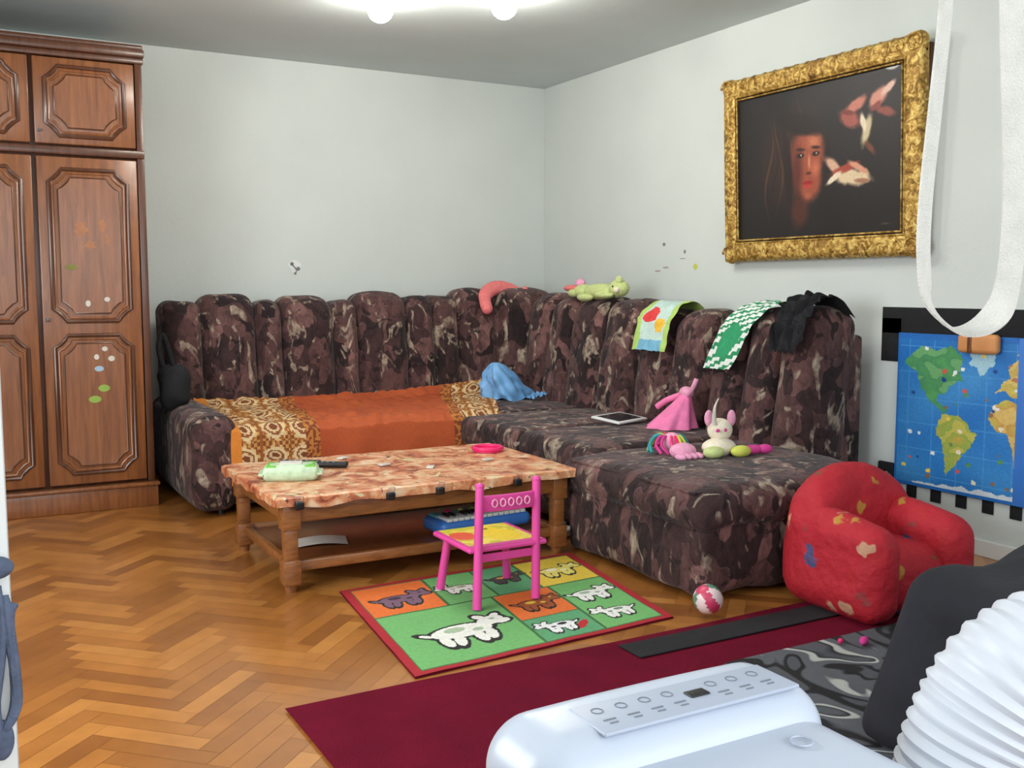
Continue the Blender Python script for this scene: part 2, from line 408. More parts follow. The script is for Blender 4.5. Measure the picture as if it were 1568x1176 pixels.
b.rbox((-.90,-1.66,.345),(.90,.68,.15),.05,S,puff=(0,0,.02),k=5); b.rbox((-.89,-1.98,.165),(.84,1.34,.27),.03,S,puff=(.01,0,0))
b.rbox((-.90,-2.33,.345),(.90,.68,.15),.05,S,puff=(0,0,.02),k=5)
def crs(q): return (q.x+.016*nz(q.y*6,q.z*6,1),q.y+.014*nz(q.x*6,q.z*6,5),q.z+.018*nz(q.x*5,q.y*5,9))
b.rbox((-1.0,-3.15,.335),(1.02,.96,.145),.06,S,puff=(.012,.012,.03),k=9,fn=crs)
b.rbox((-1.0,-3.15,.15),(.98,.91,.27),.035,S,puff=(.02,.015,0),k=9,fn=crs)
for z in (.272,.40):
    P=[(-1.495,-2.74,z),(-1.495,-3.57,z),(-.55,-3.612,z)]
    b.tube(P,.006,S,False,6)
for x,y in ((-2.65,-1.25),(-1.5,-1.25),(-1.25,-2.6),(-1.38,-3.5),(-.6,-3.5),(-1.38,-2.8),(-.3,-3.0),(-2.65,-.2)):
    b.cyl((x,y,0),(x,y,.07),.02,M_blk)
sofa=b.fin('corner_sofa')

# throw blanket
RUST=(180,80,36); 
def bl_pos(u,v):
    s=v*1.45
    zb=.49+.05*max(0,(u-.6)/.4)
    prof=[(0,-.50,zb),(.12,-.58,.46),(.30,-.74,.446),(.60,-1.02,.450),(.86,-1.27,.442),(.93,-1.345,.405),(1.0,-1.352,.33),(1.25,-1.36,.13)]
    sc_=s/1.45*1.25
    for (a,ya,za),(c,yb,zb_) in zip(prof,prof[1:]):
        if sc_<=c+1e-6: t=(sc_-a)/(c-a); y=ya+(yb-ya)*t; z=za+(zb_-za)*t; break
    xl=-2.62; xrr=-.68-.40*min(1,sc_/.9)
    x=xl+(xrr-xl)*u
    w=.016*nz(x*5,sc_*5)+.010*nz(x*16,sc_*12,4)
    z+=abs(w)*1.5
    if sc_>.9: y-=.012+.012*math.sin(x*22+1)*((sc_-.9)/.35)
    if u<.06: z+=.02*(1-u/.06)
    return (x,y,z)
def bl_col(u,v):
    x=u*1.75; y=v*1.3
    if u<.035: return (214,128,40)
    if u<.25 or u>.84:
        px,py=(x%.17)-.085,(y%.17)-.085; d=math.hypot(px,py)
        if (x%.17)<.012: return (150,84,30)
        if d<.022: return (120,62,26)
        if d<.036: return (216,186,140)
        if d<.05: return (140,78,34)
        if d<.066: return (222,196,150)
        a=math.atan2(py,px)
        if d<.08: return (160,92,38) if math.sin(8*a)>0 else (216,180,124)
        return (196,140,70) if (int(x*60)+int(y*60))%2 else (128,66,28)
    if u<.30 or u>.80:
        return (190,120,50) if nz(x*50,y*50)>.0 else (128,58,24)
    n=nz(x*3,y*3)*14
    return (RUST[0]+n,RUST[1]+n,RUST[2]+n*.5)
b=B(); b.grid(bl_pos,200,140,M_paint,bl_col); b.fin('throw_blanket')

# ------------------------------------------------------------ coffee table
b=B(); x0,x1,y0,y1=-2.80,-1.50,-2.80,-1.985; zt=.372
b.box((x0+.02,y0+.02,zt-.035),(x1-.02,y1-.02,zt-.005),M_oak,.006)
b.box((x0+.045,y0+.045,zt-.105),(x1-.045,y0+.07,zt-.03),M_oak,.004); b.box((x0+.045,y1-.07,zt-.105),(x1-.045,y1-.045,zt-.03),M_oak,.004)
b.box((x0+.045,y0+.045,zt-.105),(x0+.07,y1-.045,zt-.03),M_oak,.004); b.box((x1-.07,y0+.045,zt-.105),(x1-.045,y1-.045,zt-.03),M_oak,.004)
for x in (x0+.065,x1-.065):
    for y in (y0+.065,y1-.065):
        b.box((x-.035,y-.035,.24),(x+.035,y+.035,zt-.03),M_oak,.006)
        b.box((x-.026,y-.026,.12),(x+.026,y+.026,.25),M_oak,.008)
        b.box((x-.034,y-.034,.03),(x+.034,y+.034,.125),M_oak,.006)
        b.cyl((x,y,0),(x,y,.035),.020,M_oak,.026)
b.box((x0+.06,y0+.06,.075),(x1-.06,y0+.085,.115),M_oak,.004); b.box((x0+.06,y1-.085,.075),(x1-.06,y1-.06,.115),M_oak,.004)
b.box((x0+.06,y0+.06,.075),(x0+.085,y1-.06,.115),M_oak,.004); b.box((x1-.085,y0+.06,.075),(x1-.06,y1-.06,.115),M_oak,.004)
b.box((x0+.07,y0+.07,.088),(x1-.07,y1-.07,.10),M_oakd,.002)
b.fin('coffee_table')
b=B()
def tc_pos(u,v):
    m=.045; X=(x0-m)+(x1-x0+2*m)*u; Y=(y0-m)+(y1-y0+2*m)*v
    ox=max(0,x0-X,X-x1); oy=max(0,y0-Y,Y-y1); o=max(ox,oy)
    Xc=min(max(X,x0),x1); Yc=min(max(Y,y0),y1)
    z=zt+.0015+.003*nz(X*9,Y*9)*(o==0)
    if o>0:
        z-=o*(.85+.35*nz(X*9,Y*9,5)); k=.004+.008*abs(nz(X*14,Y*14,2))
        if ox>0: Xc+=math.copysign(k,X-(x0+x1)/2)
        if oy>0: Yc+=math.copysign(k,Y-(y0+y1)/2)
    return (Xc,Yc,z)
b.grid(tc_pos,150,94,M_tc)
for X in (-2.72,-2.36,-2.15,-1.80):
    b.rbox((X,y0-.012,zt-.03),(.035,.022,.03),.006,M_blk,k=1); b.tube([(X-.012,y0-.02,zt-.02),(X-.012,y0-.028,zt+.005),(X+.012,y0-.028,zt+.005),(X+.012,y0-.02,zt-.02)],.0015,M_grey,seg=6)
for Y in (-2.72,-2.3): b.rbox((x1+.012,Y,zt-.03),(.022,.035,.03),.006,M_blk,k=1)
b.fin('tablecloth')

# things on table
b=B()
M_wp=plain('wipes_wrapper',(190,215,180),.35,.2,25); M_wg=plain('wipes_green',(110,190,60),.35,.15,25)
R=Matrix.Rotation(math.radians(-20),3,'Z')
b.rbox((-2.64,-2.45,zt+.032),(.22,.12,.055),.022,M_wp,puff=(0,0,.008),rot=R,k=4)
b.rbox((-2.64,-2.45,zt+.066),(.09,.06,.012),.005,M_ws,rot=R,k=2)
for dx in (-.075,.075): b.rbox(Vector((-2.64,-2.45,zt+.060))+R@Vector((dx,0,0)),(.04,.10,.008),.003,M_wg,rot=R,k=2)
for dx in (-.115,.115): b.rbox(Vector((-2.64,-2.45,zt+.03))+R@Vector((dx,0,0)),(.02,.12,.006),.002,M_wp,rot=R,k=1)
b.fin('wet_wipes_pack')
b=B(); R=Matrix.Rotation(math.radians(-32),3,'Z')
for c,yo in (((-2.43,-2.27,zt+.016),0),((-2.52,-2.18,zt+.016),0)):
    b.rbox(c,(.18,.045,.022),.009,M_blk,rot=R,k=2)
    for i in range(5):
        for j in (-1,0,1): b.ball(Vector(c)+R@Vector((-.07+i*.025,j*.012,.011)),(.005,.004,.002),M_grey,seg=8,rings=4)
b.fin('remote_control')
b=B(); M_hp=plain('hot_pink_plastic',(226,40,110),.35,.05)
b.cyl((-1.63,-2.22,zt+.004),(-1.63,-2.22,zt+.012),.070,M_hp,seg=32)
b.tube([(-1.63+.067*math.cos(a),-2.22+.067*math.sin(a),zt+.018) for a in [i*math.pi/16 for i in range(32)]],.010,M_hp,True,8)
b.fin('pink_lid')
b=B()
for (cx,cy,a) in ((-2.2,-2.35,.3),(-2.05,-2.5,1.0),(-1.75,-2.45,.1),(-2.3,-2.1,.6)):
    R=Matrix.Rotation(a,3,'Z'); b.rbox((cx,cy,zt+.008),(.05,.03,.008),.003,M_ws,rot=R,k=1)
b.fin('paper_scraps')
b=B(); R=Matrix.Rotation(math.radians(-15),3,'Z')
b.grid(lambda u,v:tuple(Vector((-2.52,-2.46,.104+.01*math.sin(u*3)))+R@Vector(((u-.5)*.2,(v-.5)*.14,0))),10,8,M_ws); b.fin('paper_sheet')
b=B(); M_kb=plain('toy_blue_plastic',(62,120,200),.35,.05); M_tq=plain('toy_turquoise',(90,180,190),.35,.05)
R=Matrix.Rotation(math.radians(4),3,'Z'); kc=Vector((-1.87,-2.58,.148))
b.rbox(kc,(.44,.19,.06),.025,M_kb,rot=R,k=3); b.rbox(kc+Vector((0,.04,.03)),(.40,.08,.02),.008,M_tq,rot=R,k=2)
for i in range(14): b.rbox(kc+R@Vector((-.18+i*.0277,-.045,.034)),(.024,.085,.014),.003,M_white,rot=R,k=1)
for i in (0,1,3,4,5,7,8,10,11,12): b.rbox(kc+R@Vector((-.166+i*.0277,-.025,.044)),(.014,.05,.014),.003,M_blk,rot=R,k=1)
for i,cm in enumerate((M_hp,M_yel,M_g,M_hp,M_yel)): b.ball(kc+R@Vector((-.12+i*.06,.045,.042)),(.013,.013,.008),cm,seg=12,rings=6)
for dx in (-.15,.15): b.box(kc+Vector((dx-.02,-.03,-.045)),kc+Vector((dx+.02,.03,-.025)),M_kb)
b.fin('toy_keyboard')

# ------------------------------------------------------------ carpets
b=B(); b.grid(lambda u,v:(-3.07+2.93*u+.006*math.sin(v*9),-7.0+3.215*v+.004*math.sin(u*12),.008+.0015*nz(u*9,v*9)),60,60,M_maroon)
b.box((-3.06,-6.99,.0005),(-.15,-3.79,.0065),M_maroon,.001); b.fin('maroon_carpet')
b=B(); b.rbox((-1.20,-3.895,.0125),(1.62,.12,.005),.002,M_black,k=6); b.fin('carpet_edge_strip')
b=B()
P=[]
cx,cy,hx,hy=-1.05,-5.1,.86,.98
for (sx,sy,a0) in ((1,1,0),(-1,1,90),(-1,-1,180),(1,-1,270)):
    for k in range(7):
        a=math.radians(a0+k*15); P.append((cx+sx*(hx-.12)+.12*math.cos(a),cy+sy*(hy-.12)+.12*math.sin(a),.0105))
b.prism(P,(0,0,.007),greyrug_mat()); b.fin('patterned_area_rug',False)

# kids rug
G=(112,178,104);OR=(226,112,44);YE=(236,204,70);RD=(178,28,38);TL=(90,160,110)
cells=[(.0,.30,.60,1,OR),(.30,.52,.60,1,G),(.52,.72,.60,1,TL),(.72,1,.60,1,YE),(0,.48,0,.60,G),(.48,.74,.26,.60,OR),(.48,.74,0,.26,TL),(.74,1,0,.60,G)]
def animal(x,y,cx,cy,s,body,spot,flip=1):
    X=(x-cx)/s*flip; Y=(y-cy)/s
    parts=[(0,0,.5,.27,0),(.55,.22,.24,.18,.4),(.72,.12,.14,.11,0),(-.35,-.35,.09,.24,.1),(-.15,-.38,.09,.24,-.1),(.2,-.38,.09,.24,.1),(.38,-.35,.09,.24,-.1),(.42,.42,.08,.13,.5),(.68,.4,.07,.12,-.5),(-.58,.05,.12,.05,-.8)]
    mn=9
    for p in parts:
        e=(math.sqrt(ell(X,Y,*p))-1)*min(p[2],p[3]); mn=min(mn,e)
    if mn<0:
        if ell(X,Y,-.1,.08,.17,.11)<1 or ell(X,Y,.6,.28,.05,.05)<1 or ell(X,Y,.25,-.05,.09,.07)<1: return spot
        return body
    if mn<.05: return (24,30,24)
    return None
anim=[(.15,.79,.16,(120,90,110),(60,40,60),1),(.41,.8,.12,(226,224,216),(150,170,130),-1),(.62,.82,.12,(70,60,60),(200,150,60),1),(.86,.80,.15,(240,226,120),(255,255,240),1),
 (.25,.29,.24,(236,236,226),(170,190,160),1),(.61,.43,.14,(160,84,40),(230,200,60),1),(.60,.14,.12,(236,236,236),(30,30,30),-1),(.86,.42,.15,(238,238,232),(160,180,160),1),(.87,.17,.13,(238,238,232),(120,140,120),-1)]
def rug_col(u,v):
    if u<.03 or u>.97 or v<.03 or v>.97: return (170,22,36)
    x=(u-.03)/.94; y=(v-.03)/.94; c=G
    for (a0,a1,b0,b1,cc) in cells:
        if a0<=x<=a1 and b0<=y<=b1:
            c=cc
            if min(x-a0,a1-x,y-b0,b1-y)<.006: return (60,110,60)
            break
    for (cx,cy,s,bo,sp,fl) in anim:
        if abs(x-cx)<s*1.05 and abs(y-cy)<s:
            q=animal(x,y,cx,cy,s,bo,sp,fl)
            if q: return q
    if ell(x,y,.68,.1,.05,.02,.9)<1: return (190,30,40)
    return c
A_,B_,C_,D_=Vector((-2.67,-3.75,0)),Vector((-1.67,-3.68,0)),Vector((-1.53,-2.79,0)),Vector((-2.58,-2.84,0))
def rug_pos(u,v):
    p=(A_*(1-u)+B_*u)*(1-v)+(D_*(1-u)+C_*u)*v
    return (p.x,p.y,.008+.002*nz(u*6,v*6))
b=B(); b.grid(rug_pos,260,240,M_paint,rug_col)
b.prism([(p.x,p.y,.001) for p in (A_,B_,C_,D_)],(0,0,.005),M_maroon); b.fin('kids_animal_rug',False)

# ------------------------------------------------------------ kids chair
b=B(); zs=.215
feet=[(-2.235,-3.295),(-1.985,-3.275),(-1.945,-2.985),(-2.24,-3.0)]
tops=[(-2.20,-3.25,.44),(-1.965,-3.245,.445),(-1.975,-3.02,zs-.005),(-2.215,-3.02,zs-.005)]
for i,((fx,fy),tp) in enumerate(zip(feet,tops)):
    b.cyl((fx,fy,.011),tp,.0165,M_pink,.0155,seg=16)
    if i<2: b.ball((tp[0],tp[1],tp[2]),(.017,.017,.012),M_pink)
def chs(u,v): return (-2.25+.31*u,-3.27+.30*v,zs+.0095)
def chc(u,v):
    if ell(u,v,.65,.45,.22,.28)<1 or ell(u,v,.6,.78,.14,.12)<1: 
        return (40,40,30) if ell(u,v,.6,.8,.03,.03)<1 else (240,206,50)
    if v<.12 or u<.04 or u>.96: return (214,60,150)
    if ell(u,v,.2,.6,.16,.2)<1: return (230,90,60)
    return (206,196,60) if nz(u*6,v*6)>0 else (236,214,90)
b.rbox((-2.095,-3.12,zs),(.32,.31,.018),.008,M_pink,k=3); b.grid(chs,40,40,M_print,chc)
b.rbox((-2.083,-3.25,.375),(.225,.012,.06),.006,M_pink,k=3,fn=lambda q:(q.x,q.y-.012*(1-((q.x+2.083)/.11)**2),q.z))
M_lp=plain('pale_pink_print',(240,170,200),.5)
for i in range(5): b.tube([(-2.15+i*.033+.011*math.cos(a),-3.270,.377+.014*math.sin(a)) for a in [k*math.pi/4 for k in range(8)]],.003,M_lp,True,6)
b.rbox((-2.085,-3.255,.18),(.24,.012,.03),.004,M_pink,k=1); b.rbox((-2.1,-3.01,.18),(.24,.012,.03),.004,M_pink,k=1)
b.fin('toddler_chair')

# ------------------------------------------------------------ kids armchair
b=B(); K=M_redkid
ax0,ax1,ay0,ay1=-1.19,-.67,-4.10,-3.66; cxm=(ax0+ax1)/2
def arch(q):
    t=(q.x-cxm)/((ax1-ax0)/2); w=max(0,min(1,(q.z-.2)/.25))
    return (q.x,q.y-.05*t*t*w,q.z-.10*abs(t)**2.2*w+.012*nz(q.x*8,q.y*8,q.z*8))
b.rbox((cxm,ay1-.085,.25),(ax1-ax0,.17,.455),.08,K,puff=(0,.02,.02),fn=arch,k=8)
for x in (ax0+.07,ax1-.07):
    b.rbox((x,(ay0+ay1)/2-.03,.170),(.145,.44,.315),.068,K,puff=(.014,.012,.014),k=6,fn=lambda q:(q.x+.014*nz(q.y*7,q.z*7),q.y,q.z+.05*(q.y-ay0)/.4*(q.z/.36)))
b.rbox((cxm,(ay0+ay1)/2,.125),(.30,.42,.20),.06,K,puff=(0,.02,.03),k=6)
b.fin('kids_armchair')

# ball
b=B(); M_bw=plain('ball_white',(222,200,200),.4); M_br=plain('ball_red',(196,60,96),.4); M_bgn=plain('ball_green',(90,130,110),.4)
bc=Vector((-1.56,-3.73,.066))
b.ball(bc,.052,M_bw,seg=24,rings=16,rot=Matrix.Rotation(.7,3,'X'))
b.bm.faces.ensure_lookup_table(); r_=b.mi(M_br); g_=b.mi(M_bgn)
for f in b.bm.faces:
    d=Matrix.Rotation(.6,3,'Y')@(f.calc_center_median()-bc); a=int((math.atan2(d.y,d.x)+math.pi)/(2*math.pi)*8)
    if a%2: f.material_index=r_ if a%4==1 else g_
    if abs(d.z)>.046: f.material_index=r_
b.fin('toy_ball')

# ------------------------------------------------------------ picture
b=B(); py0,py1,pz0,pz1=-3.35,-2.06,1.28,2.235
def tilt(q): return (q.x-.015-.04*(q.z-pz0), q.y,q.z)
fw=.10
for (c,s) in (((-.035,(py0+py1)/2,pz1-fw/2),(.05,py1-py0,fw)),((-.035,(py0+py1)/2,pz0+fw/2),(.05,py1-py0,fw)),((-.035,py0+fw/2,(pz0+pz1)/2),(.05,fw,pz1-pz0)),((-.035,py1-fw/2,(pz0+pz1)/2),(.05,fw,pz1-pz0))):
    b.rbox(c,s,.02,M_gold,puff=(.012,0,0),k=8,fn=tilt)
def scroll(cy,cz,s,a):
    pts=[]
    for k in range(26):
        t=k/25; r=s*(1-.8*t); an=a+t*9
        pts.append(tilt(Vector((-.064,cy+r*math.cos(an),cz+r*math.sin(an)))))
    b.tube(pts,[.007*(1-.5*k/25) for k in range(26)],M_gold,seg=7)
for k in range(17):
    y=py0+.05+(py1-py0-.1)*k/16
    for z,o in ((pz1-.045,1),(pz0+.045,-1)):
        scroll(y,z,.028,(0 if k%2 else math.pi)+.5*o)
        b.ball(tilt(Vector((-.045,y+.04,z+o*.036))),(.012,.024,.012),M_gold,seg=8,rings=6)
for k in range(1,12):
    z=pz0+.05+(pz1-pz0-.1)*k/12
    for y,o in ((py0+.045,-1),(py1-.045,1)):
        scroll(y,z,.028,(1.5 if k%2 else 4.6)); b.ball(tilt(Vector((-.045,y+o*.036,z+.035))),(.012,.012,.024),M_gold,seg=8,rings=6)
for y in (py0+.04,py1-.04):
    for z in (pz0+.04,pz1-.04):
        b.ball(tilt(Vector((-.040,y,z))),(.028,.052,.052),M_gold); scroll(y,z,.046,0)
for off,rr in ((.010,.006),(-.006,.008)):
    P=[tilt(Vector((-.058,y,z))) for y,z in ((py0+fw+off,pz0+fw+off),(py1-fw-off,pz0+fw+off),(py1-fw-off,pz1-fw-off),(py0+fw+off,pz1-fw-off))]
    b.tube(P,rr,M_gold,True,8)
def mixl(a,c,t): t=max(0,min(1,t)); return tuple(a[i]*(1-t)+c[i]*t for i in range(3))
def blob(c,y,z,cy,cz,ry,rz,col,a=0,soft=.5,rag=.10):
    e=math.sqrt(ell(y,z,cy,cz,ry,rz,a)); e+=rag*nz(y*18,z*18,2)+rag*.6*nz(y*45,z*45,5); return mixl(c,col,(1.12-e)/soft)
iy0,iy1,iz0,iz1=py0+fw-.01,py1-fw+.01,pz0+fw-.01,pz1-fw+.01
def pt_col(u,v):
    y=iy0+(iy1-iy0)*u; z=iz0+(iz1-iz0)*v
    n=nz(y*5,z*5); c=(24+8*n,19+6*n,20+6*n)
    # flowing hair
    c=blob(c,y,z,-2.56,1.78,.26,.28,(58,34,27),.25,.9)
    for k in range(8): 
        hy=-2.36-.035*k+.03*math.sin(z*12+k); c=blob(c,y,z,hy,1.70+.02*k,.009,.26,(86,54,40) if k%2 else (34,20,17),0,.9)
    c=blob(c,y,z,-2.61,1.52,.07,.10,(74,36,26),.2,.6)
    # face
    fc=(152,76,52); my=-2.665
    c=blob(c,y,z,my+.005,1.80,.118,.120,fc,0,.4,.05)
    c=blob(c,y,z,my-.005,1.675,.088,.115,fc,-.1,.4,.05)
    c=blob(c,y,z,my-.04,1.85,.06,.045,(190,112,78),0,.9,.05)
    c=blob(c,y,z,my-.05,1.72,.04,.05,(192,104,74),0,.9,.05)
    c=blob(c,y,z,my+.075,1.72,.05,.15,(90,38,28),0,.8,.05)
    for ey in (my+.05,my-.052):
        c=blob(c,y,z,ey,1.82,.036,.009,(52,24,18),.1,.6,.05)
        c=blob(c,y,z,ey,1.79,.027,.013,(26,13,11),0,.5,.05); c=blob(c,y,z,ey-.004,1.792,.006,.004,(200,180,160),0,.5,0)
    c=blob(c,y,z,my-.008,1.755,.011,.045,(204,130,94),0,.8,.0); c=blob(c,y,z,my-.004,1.700,.022,.009,(86,34,26),0,.6,0)
    c=blob(c,y,z,my,1.655,.040,.010,(150,22,28),0,.5,.03); c=blob(c,y,z,my,1.637,.030,.010,(186,52,50),0,.5,.03)
    c=blob(c,y,z,my,1.59,.03,.02,(172,92,64),0,.9,.0)
    c=blob(c,y,z,-2.61,1.945,.17,.055,(28,16,14),.25,.4); c=blob(c,y,z,-2.525,1.75,.032,.22,(30,17,15),-.1,.5); c=blob(c,y,z,-2.795,1.80,.02,.14,(26,15,13),.1,.6)
    # flower and hand
    c=blob(c,y,z,-2.83,1.72,.075,.028,(210,166,138),.7,.5,.2)
    c=blob(c,y,z,-2.95,1.655,.115,.040,(222,198,160),.12,.45,.25); c=blob(c,y,z,-2.90,1.70,.10,.020,(160,64,48),-.25,.5,.2)
    c=blob(c,y,z,-2.83,1.66,.06,.016,(232,216,186),-.5,.4,.2); c=blob(c,y,z,-2.98,1.70,.07,.016,(214,150,120),.5,.5,.2); c=blob(c,y,z,-3.0,1.635,.05,.012,(160,110,84),.1,.5,.2)
    c=blob(c,y,z,-2.93,1.925,.075,.042,(160,84,74),.5,.5,.2); c=blob(c,y,z,-2.97,1.985,.075,.030,(196,120,102),-.4,.5,.2); c=blob(c,y,z,-2.92,1.955,.04,.014,(120,50,44),.2,.5,.2)
    c=blob(c,y,z,-3.03,1.86,.026,.085,(204,186,148),.3,.5,.2); c=blob(c,y,z,-3.01,1.90,.018,.05,(230,214,186),-.2,.5,.2)
    c=blob(c,y,z,-3.10,2.0,.075,.038,(208,140,120),-.6,.5,.2); c=blob(c,y,z,-3.15,2.03,.05,.018,(226,184,164),-.6,.4,.2); c=blob(c,y,z,-3.08,1.96,.04,.014,(136,60,52),-.5,.5,.2)
    c=blob(c,y,z,-3.14,1.93,.06,.024,(140,70,58),.3,.5,.2); c=blob(c,y,z,-3.05,1.78,.05,.018,(110,60,34),.8,.6,.2)
    c=blob(c,y,z,-3.14,1.43,.04,.003,(90,70,50),0,.5)
    return tuple(max(0,min(255,k)) for k in c)
b.grid(lambda u,v:tilt(Vector((-.045,iy0+(iy1-iy0)*u,iz0+(iz1-iz0)*v))),260,180,M_canvas,pt_col)
b.box((-.028,py0+.03,pz0+.03),(-.003,py1-.03,pz1-.03),M_wdd)
b.fin('framed_painting')

# ------------------------------------------------------------ world map
b=B()
NA=[(.05,.84),(.12,.92),(.2,.90),(.27,.93),(.33,.86),(.31,.78),(.33,.72),(.27,.68),(.24,.62),(.21,.61),(.22,.56),(.27,.52),(.25,.50),(.19,.55),(.15,.60),(.12,.68),(.10,.76),(.04,.80)]
SA=[(.24,.50),(.31,.50),(.36,.44),(.40,.40),(.37,.30),(.32,.22),(.29,.14),(.26,.10),(.25,.24),(.24,.32),(.20,.40)]
GR=[(.36,.92),(.48,.94),(.47,.84),(.41,.76),(.36,.84)]
AF=[(.47,.58),(.52,.62),(.60,.61),(.66,.56),(.71,.49),(.67,.44),(.66,.34),(.62,.26),(.60,.20),(.57,.22),(.56,.32),(.54,.42),(.48,.44),(.45,.50)]
EU=[(.48,.66),(.50,.72),(.54,.76),(.53,.84),(.58,.88),(.66,.86),(.75,.92),(.86,.90),(.97,.88),(.98,.76),(.93,.70),(.90,.60),(.86,.54),(.82,.46),(.79,.54),(.74,.56),(.72,.60),(.68,.56),(.66,.62),(.60,.66),(.55,.64),(.52,.68)]
AU=[(.82,.28),(.88,.36),(.95,.32),(.94,.2),(.84,.2)]
AN=[(.1,.03),(.4,.05),(.9,.04),(.9,.01),(.1,.01)]
my0,mz0,mw,mh=-3.20,.245,1.05,.69
random.seed(3)
icons=[(random.uniform(.03,.97),random.uniform(.08,.93),random.uniform(.006,.014),random.choice([(220,90,70),(240,230,200),(250,210,90),(90,150,90),(150,110,80),(30,70,140),(235,240,245)])) for _ in range(70)]
def map_col(u,v):
    uu=u+.012*nz(u*25,v*25)+.008*nz(u*60,v*60); vv=v+.018*nz(u*25,v*25,7)
    n=nz(uu*14,vv*14)
    if v>.965 or v<.02 or u<.012 or u>.988: return (40,110,190)
    for (iu,iv,ir,ic) in icons:
        if abs(u-iu)<ir and abs(v-iv)<ir*1.3 and ell(u,v,iu,iv,ir,ir*1.2)<.9+.8*nz(u*90,v*90): return ic
    if inpoly(uu,vv,NA): return (76+20*n,146+30*n,96) if n>-.1 else (110,170,110)
    if inpoly(uu,vv,SA): return (160+70*n,176,80) if n>-.15 else (200,190,90)
    if inpoly(uu,vv,GR): return (170,210,224)
    if inpoly(uu,vv,AF): return (206,160+60*n,84) if n>-.1 else (226,190,110)
    if inpoly(uu,vv,EU): return (200+40*n,170+70*n,94) if n>0 else (190,120,90) if n<-.2 else (220,196,110)
    if inpoly(uu,vv,AU): return (200,120,70)
    if inpoly(uu,vv,AN): return (214,224,232)
    if abs(v-.5)<.002 or abs((u*8)%1-.5)<.012 or abs((v*6)%1-.5)<.012: return (80,156,216)
    m=nz(u*4,v*4,3)*26; return (50+m,128+m,200+m*.5)
b.box((-.018,my0-mw,mz0),(-.006,my0,mz0+mh),M_kb,.003)
b.grid(lambda u,v:(-.0195-.002*math.sin(u*7),my0-mw*u,mz0+mh*v),280,190,M_print,map_col)
b.fin('world_map')
b=B()
b.box((-.005,-4.3,.93),(-.001,-3.09,1.05),M_black,.001); b.box((-.005,-3.2,.8),(-.001,-3.09,1.0),M_black,.001)
for k in range(9): b.box((-.005,-3.26-.13*k-.055,.185),(-.001,-3.26-.13*k,.25),M_black,.002)
b.rbox((-.013,-3.15,.28),(.02,.09,.1),.008,M_black,k=2); b.fin('black_tape_backing')
b=B(); b.rbox((-.042,-3.63,.905),(.035,.19,.075),.015,plain('orange_wood',(206,140,84),.6),puff=(.004,0,.006),k=3)
b.rbox((-.062,-3.60,.905),(.01,.02,.078),.004,M_oakd,k=1); b.fin('wooden_toy_block')

# ------------------------------------------------------------ soft toys and clothes
def drape(name,profile,y0,y1,col,skew=0,nu=50,nv=30,amp=.012,mat=None):
    P=catmull(profile,10); n=len(P)-1
    def pos(u,v):
        k=u*n; i=min(int(k),n-1); p=P[i].lerp(P[i+1],k-i)
        yy=y0+(y1-y0)*v+skew*u+.02*nz(u*4,v*3,y0)
        w=amp*nz(u*7,v*6,y0*3)
        return (p[0]-abs(w)-.006,yy,p[1]+abs(w))
    b=B(); b.grid(pos,nu,nv,mat or M_paint,col); return b.fin(name)
def pr(zt_,zb): return [(-.20,zt_-.08,0),(-.30,zt_+.012,0),(-.40,zt_+.004,0),(-.468,zt_-.06,0),(-.495,(zt_+zb)/2,0),(-.525,zb,0)]
def bibc(u,v):
    if u<.2 or (v<.12 or v>.88): return (176,208,110)
    if ell(u,v,.6,.35,.13,.2)<1: return (220,60,60)
    if ell(u,v,.75,.7,.1,.14)<1: return (240,190,60)
    if u>.9: return (120,180,210)
    return (196,222,214)
drape('baby_bib',pr(1.045,.80),-1.84,-2.13,bibc,.0)
def twc(u,v):
    s=(u*14+v*2)%1
    if u>.6 and ell(u,v,.8,.5,.12,.3)<1: return (40,150,100)
    return (36,140,92) if s<.45 else (230,236,230)
drape('striped_towel',pr(1.055,.74),-2.76,-2.96,twc,.32)
drape('black_garment',pr(1.075,.84),-2.93,-3.12,None,.03,mat=M_black,amp=.05)
M_gp=plain('green_plush',(196,208,140),.95,.1,40,.6,120); M_pp=plain('pink_plush',(236,126,126),.95,.08,40,.6,120); M_lpk=plain('light_pink_plush',(230,160,190),.95,.1,40,.5,120)
M_cr=plain('cream_plush',(232,222,200),.95,.06,40,.5,120); M_mag=plain('magenta_plush',(206,60,140),.9,.1,30); M_teal=plain('teal_plush',(60,150,150),.9)
b=B(); c0=Vector((-.35,-1.26,1.115))
b.ball(c0,(.07,.17,.05),M_gp); b.ball(c0+Vector((-.01,.17,.0)),(.055,.09,.045),M_gp); b.ball(c0+Vector((0,-.19,.02)),(.055,.075,.052),M_gp)
for p,r in (((-.06,-.12,-.02),(.035,.09,.022)),((-.06,.08,-.035),(.035,.08,.025)),((-.02,-.22,.065),(.02,.025,.024)),((.02,-.16,.07),(.02,.025,.024)),((-.04,.24,-.01),(.03,.06,.025))): b.ball(c0+Vector(p),r,M_gp)
b.ball(c0+Vector((-.05,-.2,.03)),.007,M_blk); b.ball(c0+Vector((-.045,-.23,.01)),.018,M_cr)
b.ball(c0+Vector((0,.31,.02)),(.04,.10,.022),M_pp); b.ball(c0+Vector((0,.23,.05)),(.03,.04,.03),M_lpk)
b.fin('plush_turtle')
b=B()
pts=catmull([(-.70,-.44,1.00),(-.69,-.38,1.07),(-.61,-.33,1.125),(-.50,-.31,1.13),(-.40,-.33,1.09),(-.35,-.38,1.06)],6)
b.tube(pts,[.03+.022*math.sin(math.pi*min(1,(i+4)/(len(pts)+8))) for i in range(len(pts))],M_pp,seg=14)
